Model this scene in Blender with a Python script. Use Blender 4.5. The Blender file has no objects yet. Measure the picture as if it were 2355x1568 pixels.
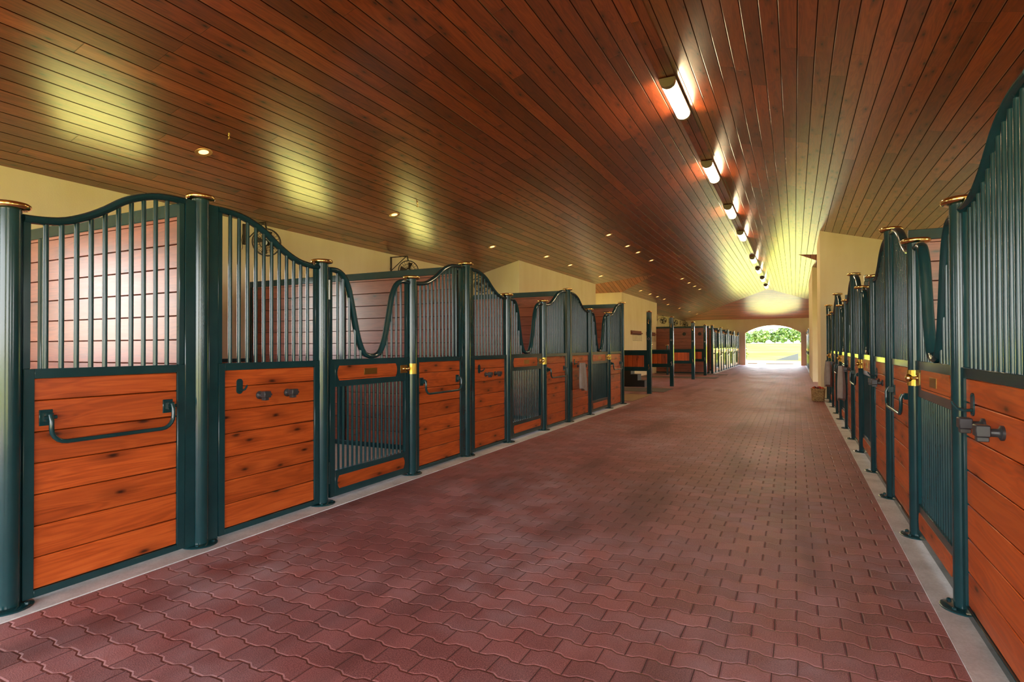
import bpy, math, random
import numpy as np
from mathutils import Vector, Matrix
PI = math.pi
scene = bpy.context.scene
COL = scene.collection
rnd = random.Random(7)

# ------------------------------------------------------------------ materials
class NT:
    """small helper to write node trees"""
    def __init__(s, name):
        s.m = bpy.data.materials.new(name); s.m.use_nodes = True
        s.t = s.m.node_tree; s.n = s.t.nodes; s.l = s.t.links
        s.n.clear()
        s.out = s.n.new('ShaderNodeOutputMaterial')
        s.b = s.n.new('ShaderNodeBsdfPrincipled')
        s.l.new(s.b.outputs[0], s.out.inputs[0])
    def put(s, sock, v):
        if isinstance(v, bpy.types.NodeSocket): s.l.new(v, sock)
        elif v is not None:
            try: sock.default_value = v
            except Exception: sock.default_value = (*v, 1.0) if len(v) == 3 else v
    def set(s, **k):
        for a, v in k.items(): s.put(s.b.inputs[a.replace('_', ' ')], v)
    def math(s, op, a, b=None, c=None, clamp=False):
        n = s.n.new('ShaderNodeMath'); n.operation = op; n.use_clamp = clamp
        s.put(n.inputs[0], a)
        if b is not None: s.put(n.inputs[1], b)
        if c is not None: s.put(n.inputs[2], c)
        return n.outputs[0]
    def coord(s, kind='Object'):
        return s.n.new('ShaderNodeTexCoord').outputs[kind]
    def sep(s, v):
        n = s.n.new('ShaderNodeSeparateXYZ'); s.put(n.inputs[0], v); return n.outputs
    def comb(s, x=0., y=0., z=0.):
        n = s.n.new('ShaderNodeCombineXYZ')
        for i, v in enumerate((x, y, z)): s.put(n.inputs[i], v)
        return n.outputs[0]
    def noise(s, vec, scale=5., detail=3., rough=.5, dist=0.):
        n = s.n.new('ShaderNodeTexNoise')
        s.put(n.inputs['Vector'], vec); s.put(n.inputs['Scale'], scale); s.put(n.inputs['Detail'], detail)
        s.put(n.inputs['Roughness'], rough); s.put(n.inputs['Distortion'], dist)
        return n.outputs['Fac']
    def white(s, vec):
        n = s.n.new('ShaderNodeTexWhiteNoise'); n.noise_dimensions = '3D'; s.put(n.inputs['Vector'], vec); return n.outputs['Value']
    def voro(s, vec, scale, feature='F1'):
        n = s.n.new('ShaderNodeTexVoronoi'); n.voronoi_dimensions = '2D'; n.feature = feature; s.put(n.inputs['Vector'], vec); s.put(n.inputs['Scale'], scale)
        return n.outputs['Distance']
    def ramp(s, fac, stops):
        n = s.n.new('ShaderNodeValToRGB'); s.put(n.inputs[0], fac)
        e = n.color_ramp.elements
        while len(e) < len(stops): e.new(.5)
        for el, (p, c) in zip(e, stops): el.position = p; el.color = (*c, 1) if len(c) == 3 else c
        return n.outputs[0]
    def rng(s, v, a, b, c=0., d=1.):
        n = s.n.new('ShaderNodeMapRange'); n.clamp = True
        for i, x in enumerate((v, a, b, c, d)): s.put(n.inputs[i], x)
        return n.outputs[0]
    def mix(s, f, a, b, mode='MIX'):
        n = s.n.new('ShaderNodeMix'); n.data_type = 'RGBA'; n.blend_type = mode
        s.put(n.inputs[0], f); s.put(n.inputs[6], a); s.put(n.inputs[7], b); return n.outputs[2]
    def bump(s, h, strength=1., dist=.01):
        n = s.n.new('ShaderNodeBump'); s.put(n.inputs['Strength'], strength); s.put(n.inputs['Distance'], dist); s.put(n.inputs['Height'], h)
        s.l.new(n.outputs[0], s.b.inputs['Normal']); return n.outputs[0]
    def rand(s):
        return s.n.new('ShaderNodeObjectInfo').outputs['Random']

def rgb(r, g, b):
    f = lambda c: (c/255/12.92) if c/255 <= .04045 else ((c/255+.055)/1.055)**2.4
    return (f(r), f(g), f(b))

def plain(name, col, rough=.5, metal=0., coat=0., vary=.0, bump=0., bscale=200., spec=.5):
    t = NT(name)
    c = (*col, 1)
    if vary:
        f = t.noise(t.coord(), 6., 4.)
        c = t.mix(f, (*[x*(1-vary) for x in col], 1), (*[min(1, x*(1+vary)) for x in col], 1))
    t.set(Base_Color=c, Roughness=rough, Metallic=metal, Coat_Weight=coat, Specular_IOR_Level=spec)
    if bump: t.bump(t.noise(t.coord(), bscale, 2.), bump, .001)
    return t.m

def wood(name, along, across, pitch, off, dark, mid, light, rough=.35, seglen=0., groove=True, knots=1.0, coat=0., use_rand=True, gw=.035, gdepth=.004, spec=.5, gb=.06, gsc=70., crough=.2, tv=(.58, 1.28)):
    """boards running along one object axis, pitched along another"""
    t = NT(name)
    xyz = t.sep(t.coord())
    L, A = xyz[along], xyz[across]
    O = xyz[3-along-across]
    r = t.rand() if use_rand else 0.0
    a = t.math('DIVIDE', t.math('SUBTRACT', A, off), pitch)
    pid = t.math('FLOOR', a); fr = t.math('SUBTRACT', a, pid)
    h0 = t.white(t.comb(pid, r, 3.3))
    if seglen:
        sl = t.math('ADD', t.math('DIVIDE', L, seglen), t.math('MULTIPLY', h0, 7.))
        sid = t.math('FLOOR', sl); sf = t.math('SUBTRACT', sl, sid)
    else:
        sid = 0.0
    h = t.white(t.comb(pid, sid, r)); h2 = t.white(t.comb(sid, r, pid))
    shift = t.math('MULTIPLY', h, 37.)
    Ls = t.math('ADD', L, shift)
    # fine grain, broad figure, and flat-sawn cathedral lines
    g1 = t.noise(t.comb(t.math('MULTIPLY', Ls, 2.2), t.math('MULTIPLY', A, gsc), O), 1., 5., .65, .3)
    g2 = t.noise(t.comb(t.math('MULTIPLY', Ls, .9), t.math('MULTIPLY', A, 9.), shift), 1., 3., .5, .6)
    wv = t.math('SINE', t.math('ADD', t.math('MULTIPLY', g2, 60.), t.math('MULTIPLY', A, 40.)))
    g = t.math('ADD', t.math('MULTIPLY', g1, .55), t.math('ADD', t.math('MULTIPLY', g2, .45), t.math('MULTIPLY', wv, .075)))
    c = t.ramp(g, [(.24, dark), (.50, mid), (.76, light)])
    tint = t.rng(h2, 0., 1., *tv)
    c = t.mix(1., c, t.comb(tint, tint, tint), 'MULTIPLY')
    if knots:
        kv = t.comb(t.math('MULTIPLY', Ls, 1.9), t.math('ADD', t.math('MULTIPLY', A, 5.5), shift), 0.)
        d = t.voro(kv, 1.)
        d = t.math('ADD', d, t.math('MULTIPLY', t.math('SUBTRACT', g1, .5), .10))
        k = t.rng(d, .018*knots, .062*knots, 1., 0.)
        k2 = t.rng(d, .05*knots, .24*knots, .55, 0.)
        sel = t.rng(t.white(t.comb(pid, sid, 9.1)), .35, .4)
        k2 = t.math('MULTIPLY', k2, sel); k = t.math('MULTIPLY', k, sel)
        c = t.mix(k2, c, tuple(x*.45 for x in dark)+(1,))
        c = t.mix(k, c, tuple(x*.12 for x in dark)+(1,))
    ht = t.math('MULTIPLY', g1, gb)
    if groove:
        e = t.math('MINIMUM', fr, t.math('SUBTRACT', 1., fr))
        gm = t.rng(e, gw*.35, gw, 0., 1.)
        if seglen:
            se = t.math('MINIMUM', sf, t.math('SUBTRACT', 1., sf))
            gs = t.rng(se, .0005, .0014, 0., 1.)
            gm = t.math('MINIMUM', gm, t.rng(gs, 0., 1., .45, 1.))
        c = t.mix(gm, tuple(x*.2 for x in dark)+(1,), c)  # groove shading put into the colour; coat and specular fade as occlusion
        ht = t.math('ADD', ht, gm)
        coat = t.math('MULTIPLY', gm, coat); spec = t.math('MULTIPLY', gm, spec)
        t.bump(ht, .8, gdepth)
    else:
        t.bump(ht, .5, .004)
    t.set(Base_Color=c, Roughness=t.rng(g1, .3, .7, rough-.03, rough+.07), Coat_Weight=coat, Coat_Roughness=crough, Coat_IOR=1.72, Specular_IOR_Level=spec)
    return t.m

def paver_mat():
    t = NT('red_interlocking_pavers')
    xyz = t.sep(t.coord())
    W, Hh, AMP = .194, .131, .0095
    x, y = xyz[0], xyz[1]
    # trapezoid wave for the interlocking long edges
    tri = t.math('PINGPONG', t.math('ADD', x, 38.8), W/2)
    tri = t.math('SUBTRACT', t.math('DIVIDE', tri, W/4), 1.)
    zig = t.math('MULTIPLY', t.math('MINIMUM', t.math('MAXIMUM', t.math('MULTIPLY', tri, 3.6), -1.), 1.), AMP)
    wob = t.math('MULTIPLY', t.math('SUBTRACT', t.noise(t.coord(), 3., 2.), .5), .012)
    b = t.math('DIVIDE', t.math('ADD', t.math('ADD', y, zig), wob), Hh)
    row = t.math('FLOOR', b); fb = t.math('SUBTRACT', b, row)
    a = t.math('ADD', t.math('DIVIDE', t.math('ADD', x, wob), W), t.math('MULTIPLY', t.math('MODULO', t.math('ADD', row, 1000.), 2.), .5))
    col = t.math('FLOOR', a); fa = t.math('SUBTRACT', a, col)
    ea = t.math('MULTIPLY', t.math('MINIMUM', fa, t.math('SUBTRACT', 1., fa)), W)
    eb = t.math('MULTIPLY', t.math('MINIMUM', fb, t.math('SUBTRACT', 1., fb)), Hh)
    e = t.math('MINIMUM', ea, eb)
    j = t.rng(e, .001, .0045, 0., 1.)
    jr = t.rng(e, .001, .009, 0., 1.)
    h = t.white(t.comb(col, row, 1.)); h2 = t.white(t.comb(row, col, 5.))
    tilt = t.math('MULTIPLY', t.math('SUBTRACT', h2, .5), .5)
    sp = t.noise(t.coord(), 170., 3., .75)
    big = t.noise(t.coord(), .7, 4., .6); mid = t.noise(t.coord(), 4., 3.)
    c = t.ramp(h, [(0., (.140, .040, .044)), (.4, (.190, .056, .060)), (.8, (.25, .080, .081)), (1., (.33, .110, .108))])
    c = t.mix(t.rng(sp, .42, .68, .0, .8), c, (.52, .22, .20, 1))
    c = t.mix(t.rng(sp, .42, .22, .0, .9), c, (.05, .015, .015, 1))
    dust = t.math('MULTIPLY', t.rng(big, .40, .64), t.rng(mid, .32, .66))
    c = t.mix(t.math('MULTIPLY', dust, .7), c, (.44, .33, .36, 1))
    # darker worn strip by the right-hand kerb and stains
    st = t.noise(t.comb(t.math('MULTIPLY', x, 2.), t.math('MULTIPLY', y, .35), 0.), 1., 3.)
    c = t.mix(t.rng(st, .52, .66, 0., .55), c, (.09, .03, .03, 1))
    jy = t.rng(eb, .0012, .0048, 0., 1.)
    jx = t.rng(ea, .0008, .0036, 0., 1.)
    c = t.mix(t.math('MULTIPLY', t.math('SUBTRACT', 1., jy), .5), c, (.46, .19, .165, 1))  # pale pink paints the lit chamfers along the zigzag joints
    c = t.mix(t.rng(eb, .0002, .0010, .85, 0.), c, (.07, .02, .018, 1))
    c = t.mix(jx, (.05, .018, .017, 1), c)
    t.set(Base_Color=c, Roughness=t.rng(dust, 0., 1., .50, .7), Specular_IOR_Level=.4)
    hh = t.math('ADD', t.math('ADD', jr, t.math('MULTIPLY', sp, .5)), t.math('MULTIPLY', h2, .25))
    t.bump(hh, .9, .005)
    return t.m

def stucco_mat():
    t = NT('cream_stucco')
    co = t.coord()
    a = t.noise(co, 1.2, 4.); b = t.noise(t.comb(*[t.math('MULTIPLY', s, k) for s, k in zip(t.sep(co), (3., 3., .6))]), 1., 4.)
    c = t.mix(t.rng(t.math('ADD', t.math('MULTIPLY', a, .5), t.math('MULTIPLY', b, .5)), .35, .65), (.80, .67, .40, 1), (.88, .77, .51, 1))
    t.set(Base_Color=c, Roughness=.85, Specular_IOR_Level=.2)
    t.bump(t.noise(co, 60., 4., .6), .35, .004)
    return t.m

def concrete_mat():
    t = NT('kerb_concrete')
    co = t.coord()
    a = t.noise(co, 3., 5., .65); b = t.noise(co, 90., 2.)
    c = t.ramp(a, [(.3, (.47, .49, .50)), (.55, (.66, .69, .70)), (.75, (.77, .80, .81))])
    c = t.mix(t.rng(b, .3, .7, 0., .25), c, (.25, .24, .22, 1))
    t.set(Base_Color=c, Roughness=.75)
    t.bump(t.math('ADD', t.math('MULTIPLY', a, .6), t.math('MULTIPLY', b, .3)), .4, .004)
    return t.m

def teal_mat():
    t = NT('teal_powder_coat')
    co = t.coord()
    d = t.noise(co, 5., 4., .6)
    c = t.mix(t.rng(d, .3, .7), (.0055, .034, .041, 1), (.0085, .046, .054, 1))
    t.set(Base_Color=c, Roughness=t.rng(d, .3, .8, .13, .20), Specular_IOR_Level=.5)
    t.bump(t.noise(co, 220., 2.), .06, .001)
    return t.m

def grass_mat():
    t = NT('sunlit_grass')
    co = t.coord()
    a = t.noise(co, .12, 5., .6); b = t.noise(co, 6., 4., .7)
    v = t.math('ADD', t.math('MULTIPLY', a, .6), t.math('MULTIPLY', b, .4))
    near = t.ramp(v, [(.3, (.30, .275, .06)), (.5, (.37, .335, .085)), (.7, (.44, .40, .12))])
    far = t.ramp(v, [(.3, (.24, .255, .014)), (.5, (.30, .32, .024)), (.7, (.38, .38, .045))])
    c = t.mix(t.rng(t.sep(co)[1], 51., 58.), near, far)
    t.set(Base_Color=c, Roughness=1., Specular_IOR_Level=0.)
    t.bump(b, .5, .05)
    return t.m

def leaf_mat():
    t = NT('tree_leaves')
    c = t.ramp(t.math('ADD', t.math('MULTIPLY', t.noise(t.coord(), 1.5, 4.), .7), t.math('MULTIPLY', t.rand(), .3)),
               [(.3, (.016, .042, .009)), (.5, (.050, .105, .020)), (.75, (.14, .19, .035))])
    t.set(Base_Color=c, Roughness=.6)
    return t.m

def weave_mat():
    t = NT('woven_basket')
    xyz = t.sep(t.coord())
    ang = t.math('MULTIPLY', t.math('ARCTAN2', xyz[1], xyz[0]), 16.)
    w = t.math('MULTIPLY', t.math('SINE', ang), t.math('SINE', t.math('MULTIPLY', xyz[2], 190.)))
    c = t.ramp(t.math('ADD', t.math('MULTIPLY', w, .3), t.noise(t.coord(), 30.)), [(.2, (.12, .06, .02)), (.5, (.42, .25, .09)), (.85, (.62, .42, .18))])
    t.set(Base_Color=c, Roughness=.7); t.bump(w, .6, .006)
    return t.m

def emit(name, col, strength):
    t = NT(name); t.set(Base_Color=(*col, 1), Roughness=.4, Emission_Color=(*col, 1), Emission_Strength=strength); return t.m

def cloth_mat():
    t = NT('grey_cloth')
    n = t.noise(t.coord(), 14., 4.)
    t.set(Base_Color=t.mix(n, (.24, .21, .19, 1), (.38, .34, .32, 1)), Roughness=.95, Specular_IOR_Level=.1)
    t.bump(t.noise(t.coord(), 400., 2.), .3, .002)
    return t.m

M = {}
def materials():
    FD, FM, FL = (.26, .041, .006), (.46, .080, .0125), (.60, .128, .023)
    M['front'] = wood('front_boards', 1, 2, .168, .055, FD, FM, FL, rough=.36, groove=True, gw=.016, knots=1.3, tv=(.84, 1.12))
    M['front_end'] = wood('divider_boards', 2, 0, .14, .0, FD, FM, FL, rough=.36, groove=True)
    PD, PM, PL = (.15, .028, .010), (.26, .053, .021), (.34, .083, .035)
    M['part'] = wood('partition_boards', 0, 2, .168, .06, PD, PM, PL, rough=.34, groove=True, gw=.024, knots=1.2, spec=.5, coat=.55, crough=.30, tv=(.82, 1.12))
    M['wains'] = wood('wainscot_boards', 1, 2, .168, .06, PD, PM, PL, rough=.30, groove=True, knots=.8)
    CD, CM, CL = (.105, .0165, .0046), (.215, .038, .009), (.31, .064, .0155)
    M['ceil'] = wood('ceiling_boards', 1, 0, .166, -1.45, CD, CM, CL, rough=.34, seglen=2.9, knots=1.1, tv=(.5, 1.35), use_rand=False, gw=.052, spec=.5, coat=.9, crough=.25, gb=.010, gsc=60.)
    M['hip'] = wood('hip_boards', 0, 1, .166, .0, (.27, .060, .032), (.48, .12, .065), (.60, .19, .105), rough=.34, seglen=2.9, knots=.5, use_rand=False, gw=.055, coat=.8, crough=.28, gb=.012, gsc=45.)
    M['hip2'] = wood('transept_boards', 1, 0, .166, .0, (.20, .052, .022), (.36, .105, .045), (.48, .16, .075), rough=.34, seglen=2.9, knots=.6, use_rand=False, gw=.06, coat=.3, crough=.3, gb=.012, gsc=45.)
    M['rack'] = wood('rack_wood', 1, 2, .3, .0, (.12, .03, .008), (.2, .05, .014), (.27, .08, .02), rough=.4, groove=False)
    M['teal'] = teal_mat()
    M['brass'] = plain('polished_brass', (.78, .52, .20), .16, 1.)
    M['plate'] = plain('aged_brass_plate', (.42, .25, .07), .35, 1.)
    M['strike'] = plain('yellow_brass', (.72, .47, .08), .3, 1.)
    M['chrome'] = plain('bright_hinge_steel', (.40, .42, .44), .35, 1.)
    M['hw'] = plain('dark_grey_hardware', (.030, .032, .037), .4, 0., .0)
    M['black'] = plain('black_paint', (.008, .008, .008), .45)
    M['fan'] = plain('dark_fan_metal', (.035, .026, .018), .4, .5)
    M['fanlogo'] = plain('fan_hub_badge', (.55, .58, .62), .4)
    M['stucco'] = stucco_mat()
    M['kerb'] = concrete_mat()
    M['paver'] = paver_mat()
    M['stallfloor'] = plain('stall_floor_bedding', (.50, .42, .32), .95, vary=.2, bump=.5, bscale=40., spec=.1)
    M['mat'] = plain('rubber_mat_grey', (.10, .085, .07), .8, vary=.25, bump=.3, bscale=60.)
    M['slab'] = plain('tan_pad', (.30, .19, .10), .75, vary=.2, bump=.3, bscale=50.)
    M['grass'] = grass_mat(); M['leaf'] = leaf_mat()
    M['bark'] = plain('bark', (.10, .07, .05), .9, vary=.3)
    M['weave'] = weave_mat(); M['cloth'] = cloth_mat()
    M['cloth2'] = plain('tan_cloth_trim', (.30, .20, .10), .9)
    M['lamp'] = emit('lamp_diffuser', (1., .76, .43), 24.)
    M['lampcap'] = plain('lamp_end_cap', (.20, .15, .09), .35, .3)
    M['down'] = emit('downlight_bulb', (1., .50, .14), 1.7)
    M['downtrim'] = plain('downlight_trim', (.55, .30, .14), .35, .6)
    M['grey'] = plain('grey_cover', (.017, .020, .025), .7, vary=.1)
    M['timber'] = plain('weathered_timber', (.035, .016, .010), .8, vary=.2)
    M['apron'] = plain('pale_concrete_apron', (.30, .29, .27), .8, vary=.1)
    M['red'] = plain('red_fruit', (.45, .012, .012), .35, vary=.3)
    M['darkred'] = plain('dark_red_fruit', (.10, .006, .008), .35, vary=.3)
    M['orange'] = plain('orange_petal', (.75, .13, .025), .6, vary=.2)
    M['white'] = plain('white_paint', (.75, .74, .70), .5)
materials()

# ------------------------------------------------------------------ geometry
class MB:
    def __init__(s, sx=1): s.v = []; s.f = []; s.sx = sx
    def face(s, idx, ctr=None):
        if ctr is not None:
            p = [Vector(s.v[i]) for i in idx]
            n = (p[1]-p[0]).cross(p[2]-p[0])
            c = sum(p, Vector())/len(p)
            if n.dot(c-Vector(ctr)) < 0: idx = idx[::-1]
        s.f.append(tuple(idx))
    def box(s, x0, x1, y0, y1, z0, z1, c=0.):
        x0, x1 = min(x0, x1), max(x0, x1); y0, y1 = min(y0, y1), max(y0, y1); z0, z1 = min(z0, z1), max(z0, z1)
        lo, hi = (x0, y0, z0), (x1, y1, z1); ctr = [(a+b)/2 for a, b in zip(lo, hi)]
        b = len(s.v)
        if c <= 0:
            for i in range(8): s.v.append(((lo, hi)[i & 1][0], (lo, hi)[i >> 1 & 1][1], (lo, hi)[i >> 2 & 1][2]))
            for q in ((0, 1, 3, 2), (4, 5, 7, 6), (0, 1, 5, 4), (2, 3, 7, 6), (0, 2, 6, 4), (1, 3, 7, 5)): s.face([b+i for i in q], ctr)
            return
        idx = {}
        for i in range(8):
            sg = (i & 1, i >> 1 & 1, i >> 2 & 1)
            for a in range(3):
                p = [(hi[k] if sg[k] else lo[k]) if k == a else ((hi[k]-c) if sg[k] else (lo[k]+c)) for k in range(3)]
                idx[sg, a] = len(s.v); s.v.append(tuple(p))
        for a in range(3):
            o = [k for k in range(3) if k != a]
            for sa in (0, 1):
                q = []
                for s1, s2 in ((0, 0), (1, 0), (1, 1), (0, 1)):
                    g = [0, 0, 0]; g[a] = sa; g[o[0]] = s1; g[o[1]] = s2; q.append(idx[tuple(g), a])
                s.face(q, ctr)
            b1, b2 = o
            for s1 in (0, 1):
                for s2 in (0, 1):
                    g0 = [0, 0, 0]; g0[b1] = s1; g0[b2] = s2; g1 = list(g0); g1[a] = 1
                    s.face([idx[tuple(g0), b1], idx[tuple(g1), b1], idx[tuple(g1), b2], idx[tuple(g0), b2]], ctr)
        for i in range(8):
            sg = (i & 1, i >> 1 & 1, i >> 2 & 1)
            s.face([idx[sg, a] for a in range(3)], ctr)
    def tube(s, pts, r, n=8, caps=True, closed=False):
        P = [Vector(p) for p in pts]; m = len(P)
        rr = r if isinstance(r, (list, tuple)) else [r]*m
        T = []
        for i in range(m):
            if closed: d = P[(i+1) % m]-P[i-1]
            else: d = P[min(i+1, m-1)]-P[max(i-1, 0)]
            T.append(d.normalized())
        up = Vector((0, 0, 1)) if abs(T[0].z) < .9 else Vector((1, 0, 0))
        u = T[0].cross(up).normalized(); b0 = len(s.v)
        for i in range(m):
            if i: u = (u-T[i]*u.dot(T[i])).normalized()
            w = T[i].cross(u)
            for k in range(n):
                a = 2*PI*k/n
                s.v.append(tuple(P[i]+(u*math.cos(a)+w*math.sin(a))*rr[i]))
        for i in range(m if closed else m-1):
            j = (i+1) % m
            for k in range(n):
                l = (k+1) % n
                s.f.append((b0+i*n+k, b0+i*n+l, b0+j*n+l, b0+j*n+k))
        if caps and not closed:
            s.f.append(tuple(b0+k for k in range(n))[::-1]); s.f.append(tuple(b0+(m-1)*n+k for k in range(n)))
    def lathe(s, prof, n=16, c=(0, 0, 0), axis=2, fn=None):
        """prof: (radius, height) pairs from bottom to top"""
        b0 = len(s.v); o = [(axis+1) % 3, (axis+2) % 3]
        for r, h in prof:
            for k in range(n):
                a = 2*PI*k/n; q = r*(fn(a, h) if fn else 1.)
                p = [0, 0, 0]; p[axis] = h; p[o[0]] = q*math.cos(a); p[o[1]] = q*math.sin(a)
                s.v.append(tuple(x+y for x, y in zip(p, c)))
        for i in range(len(prof)-1):
            for k in range(n):
                l = (k+1) % n
                s.f.append((b0+i*n+k, b0+i*n+l, b0+(i+1)*n+l, b0+(i+1)*n+k))
        if prof[0][0] > 1e-5: s.f.append(tuple(b0+k for k in range(n))[::-1])
        if prof[-1][0] > 1e-5: s.f.append(tuple(b0+(len(prof)-1)*n+k for k in range(n)))
    def prism(s, poly, lo, hi, axis=2):
        """poly in the other two axes (cyclic order after axis), extruded from lo to hi"""
        b = len(s.v); n = len(poly); o = [(axis+1) % 3, (axis+2) % 3]
        area = sum(poly[i][0]*poly[(i+1) % n][1]-poly[(i+1) % n][0]*poly[i][1] for i in range(n))
        if area < 0: poly = poly[::-1]
        for h in (lo, hi):
            for q in poly:
                p = [0, 0, 0]; p[axis] = h; p[o[0]], p[o[1]] = q; s.v.append(tuple(p))
        s.f.append(tuple(b+i for i in range(n))[::-1]); s.f.append(tuple(b+n+i for i in range(n)))
        for i in range(n):
            j = (i+1) % n; s.f.append((b+i, b+j, b+n+j, b+n+i))
    def slabs(s, quads, th):
        """list of 3-D polygons (counter-clockwise seen from above), thickened upward"""
        for q in quads:
            b = len(s.v); n = len(q)
            for p in q: s.v.append(tuple(p))
            for p in q: s.v.append((p[0], p[1], p[2]+th))
            s.f.append(tuple(b+i for i in range(n))[::-1]); s.f.append(tuple(b+n+i for i in range(n)))
            for i in range(n):
                j = (i+1) % n; s.f.append((b+i, b+j, b+n+j, b+n+i))
    def blob(s, c, r, n=8, m=6, jit=0., sq=(1, 1, 1)):
        b = len(s.v); cx, cy, cz = c
        s.v.append((cx, cy, cz-r*sq[2]))
        for i in range(1, m):
            t = PI*i/m
            for k in range(n):
                a = 2*PI*k/n; q = r*(1+rnd.uniform(-jit, jit))
                s.v.append((cx+q*math.sin(t)*math.cos(a)*sq[0], cy+q*math.sin(t)*math.sin(a)*sq[1], cz-q*math.cos(t)*sq[2]))
        s.v.append((cx, cy, cz+r*sq[2])); e = len(s.v)-1
        for k in range(n):
            l = (k+1) % n
            s.f.append((b, b+1+l, b+1+k)); s.f.append((e, e-n+k, e-n+l))
            for i in range(m-2):
                s.f.append((b+1+i*n+k, b+1+i*n+l, b+1+(i+1)*n+l, b+1+(i+1)*n+k))
    def build(s, name, mat, parent=None, smooth=True, loc=None):
        me = bpy.data.meshes.new(name)
        v = s.v; f = s.f
        if s.sx < 0:
            v = [(-x, y, z) for x, y, z in v]; f = [q[::-1] for q in f]
        me.from_pydata(v, [], f)
        me.materials.append(M[mat] if isinstance(mat, str) else mat)
        if smooth:
            me.polygons.foreach_set('use_smooth', [True]*len(f))
            me.set_sharp_from_angle(angle=math.radians(38))
        me.update()
        o = bpy.data.objects.new(name, me); COL.objects.link(o)
        if parent is not None: o.parent = parent
        if loc is not None: o.location = loc
        return o

def tag(o, label=None, cat=None, group=None, kind=None):
    if label: o['label'] = label
    if cat: o['category'] = cat
    if group: o['group'] = group
    if kind: o['kind'] = kind
    return o
def thing(name, label, cat, loc=(0, 0, 0), group=None, rz=0.):
    o = bpy.data.objects.new(name, None); COL.objects.link(o); o.empty_display_size = .1
    o.location = loc; o.rotation_euler = (0, 0, rz)
    return tag(o, label, cat, group)
def dup(root, loc, label=None, group=None, rz=None):
    r = root.copy(); COL.objects.link(r); r.location = loc
    if rz is not None: r.rotation_euler = (0, 0, rz)
    if label: r['label'] = label
    if group: r['group'] = group
    for ch in list(root.children):
        c = ch.copy(); COL.objects.link(c); c.parent = r
        for g in list(ch.children):
            d = g.copy(); COL.objects.link(d); d.parent = c
    return r
def interp(tab, t):
    xs = [a for a, _ in tab]; ys = [b for _, b in tab]
    if t <= xs[0]: return ys[0]
    if t >= xs[-1]: return ys[-1]
    for i in range(len(xs)-1):
        if xs[i] <= t <= xs[i+1]:
            h = xs[i+1]-xs[i]; u = (t-xs[i])/h
            m0 = (ys[i+1]-ys[i-1])/(xs[i+1]-xs[i-1]) if i > 0 else 0.
            m1 = (ys[i+2]-ys[i])/(xs[i+2]-xs[i]) if i+2 < len(xs) else 0.
            return (2*u**3-3*u*u+1)*ys[i]+(u**3-2*u*u+u)*h*m0+(-2*u**3+3*u*u)*ys[i+1]+(u**3-u*u)*h*m1
ORD = ['first', 'second', 'third', 'fourth', 'fifth', 'sixth', 'seventh', 'eighth', 'ninth', 'tenth', 'eleventh', 'twelfth']

ROT = [[0.896757, 0.007456, 0.44246], [0.442512, -0.007979, -0.896727], [-0.003155, 0.99994, -0.010454]]
FOC = 1318.35
SKY, SUN, EXPOSURE = 5.0, 12.0, 1.5

# ------------------------------------------------------------------ the place: measures (metres; y runs down the aisle)
XL, XR = -3.67, .775                    # lines of the two stall fronts
RX, RZ, SL = -1.45, 4.86, .255          # ridge and roof slope
zl = lambda x: RZ+SL*(x-RX)
zr = lambda x: RZ-SL*(x-RX)
WL, WR = -7.57, 4.67                    # back walls
YF = 44.6
HT, HL = 2.40, 2.108                    # tall and low posts
LT = [1.515, 2.588, 3.72, 5.011, 6.145, 7.274, 8.574, 9.708, 10.893, 12.202, 13.307]
RT = [3.662, 4.919, 6.071, 7.233, 8.504, 9.626, 10.83, 12.117, 13.151, 14.45, 15.62, 16.70]
LK = 'lhllhllhllh'
FARY = [29.78+3.70*k for k in range(5)]

def structure(name, mb, mat, parent=None):
    o = mb.build(name, mat, parent, smooth=False)
    if parent is None: o['kind'] = 'structure'
    return o

def floor_and_kerbs():
    b = MB()
    for x0, x1, y0, y1 in ((-3.5, .63, -8, YF), (-6.4, -3.5, 13.43, 29.75), (-10, -6.4, 19.77, 23.23), (.63, 5.5, 17.0, 24.4), (.63, .775, 24.4, 30.1)):
        b.box(x0, x1, y0, y1, -.06, 0.)
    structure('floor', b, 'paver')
    for n, (x0, x1, y0, y1) in enumerate(((-3.86, -3.5, -2, 13.43), (.63, .97, -2, 16.85), (-3.86, -3.5, 29.75, YF), (.63, .97, 30.1, YF))):
        b = MB(); b.box(x0, x1, y0, y1, -.06, .006); structure('trim_%d' % (n+1), b, 'kerb')
    for n, (x0, x1, y0, y1) in enumerate(((WL, -3.86, -2, 13.43), (.97, WR, -2, 16.85), (WL, -3.86, 29.75, YF), (.97, WR, 30.1, YF))):
        b = MB(); b.box(x0, x1, y0, y1, -.06, .002); structure('floor_stalls' if n == 0 else 'floor_stalls.%03d' % n, b, 'stallfloor')

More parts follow.
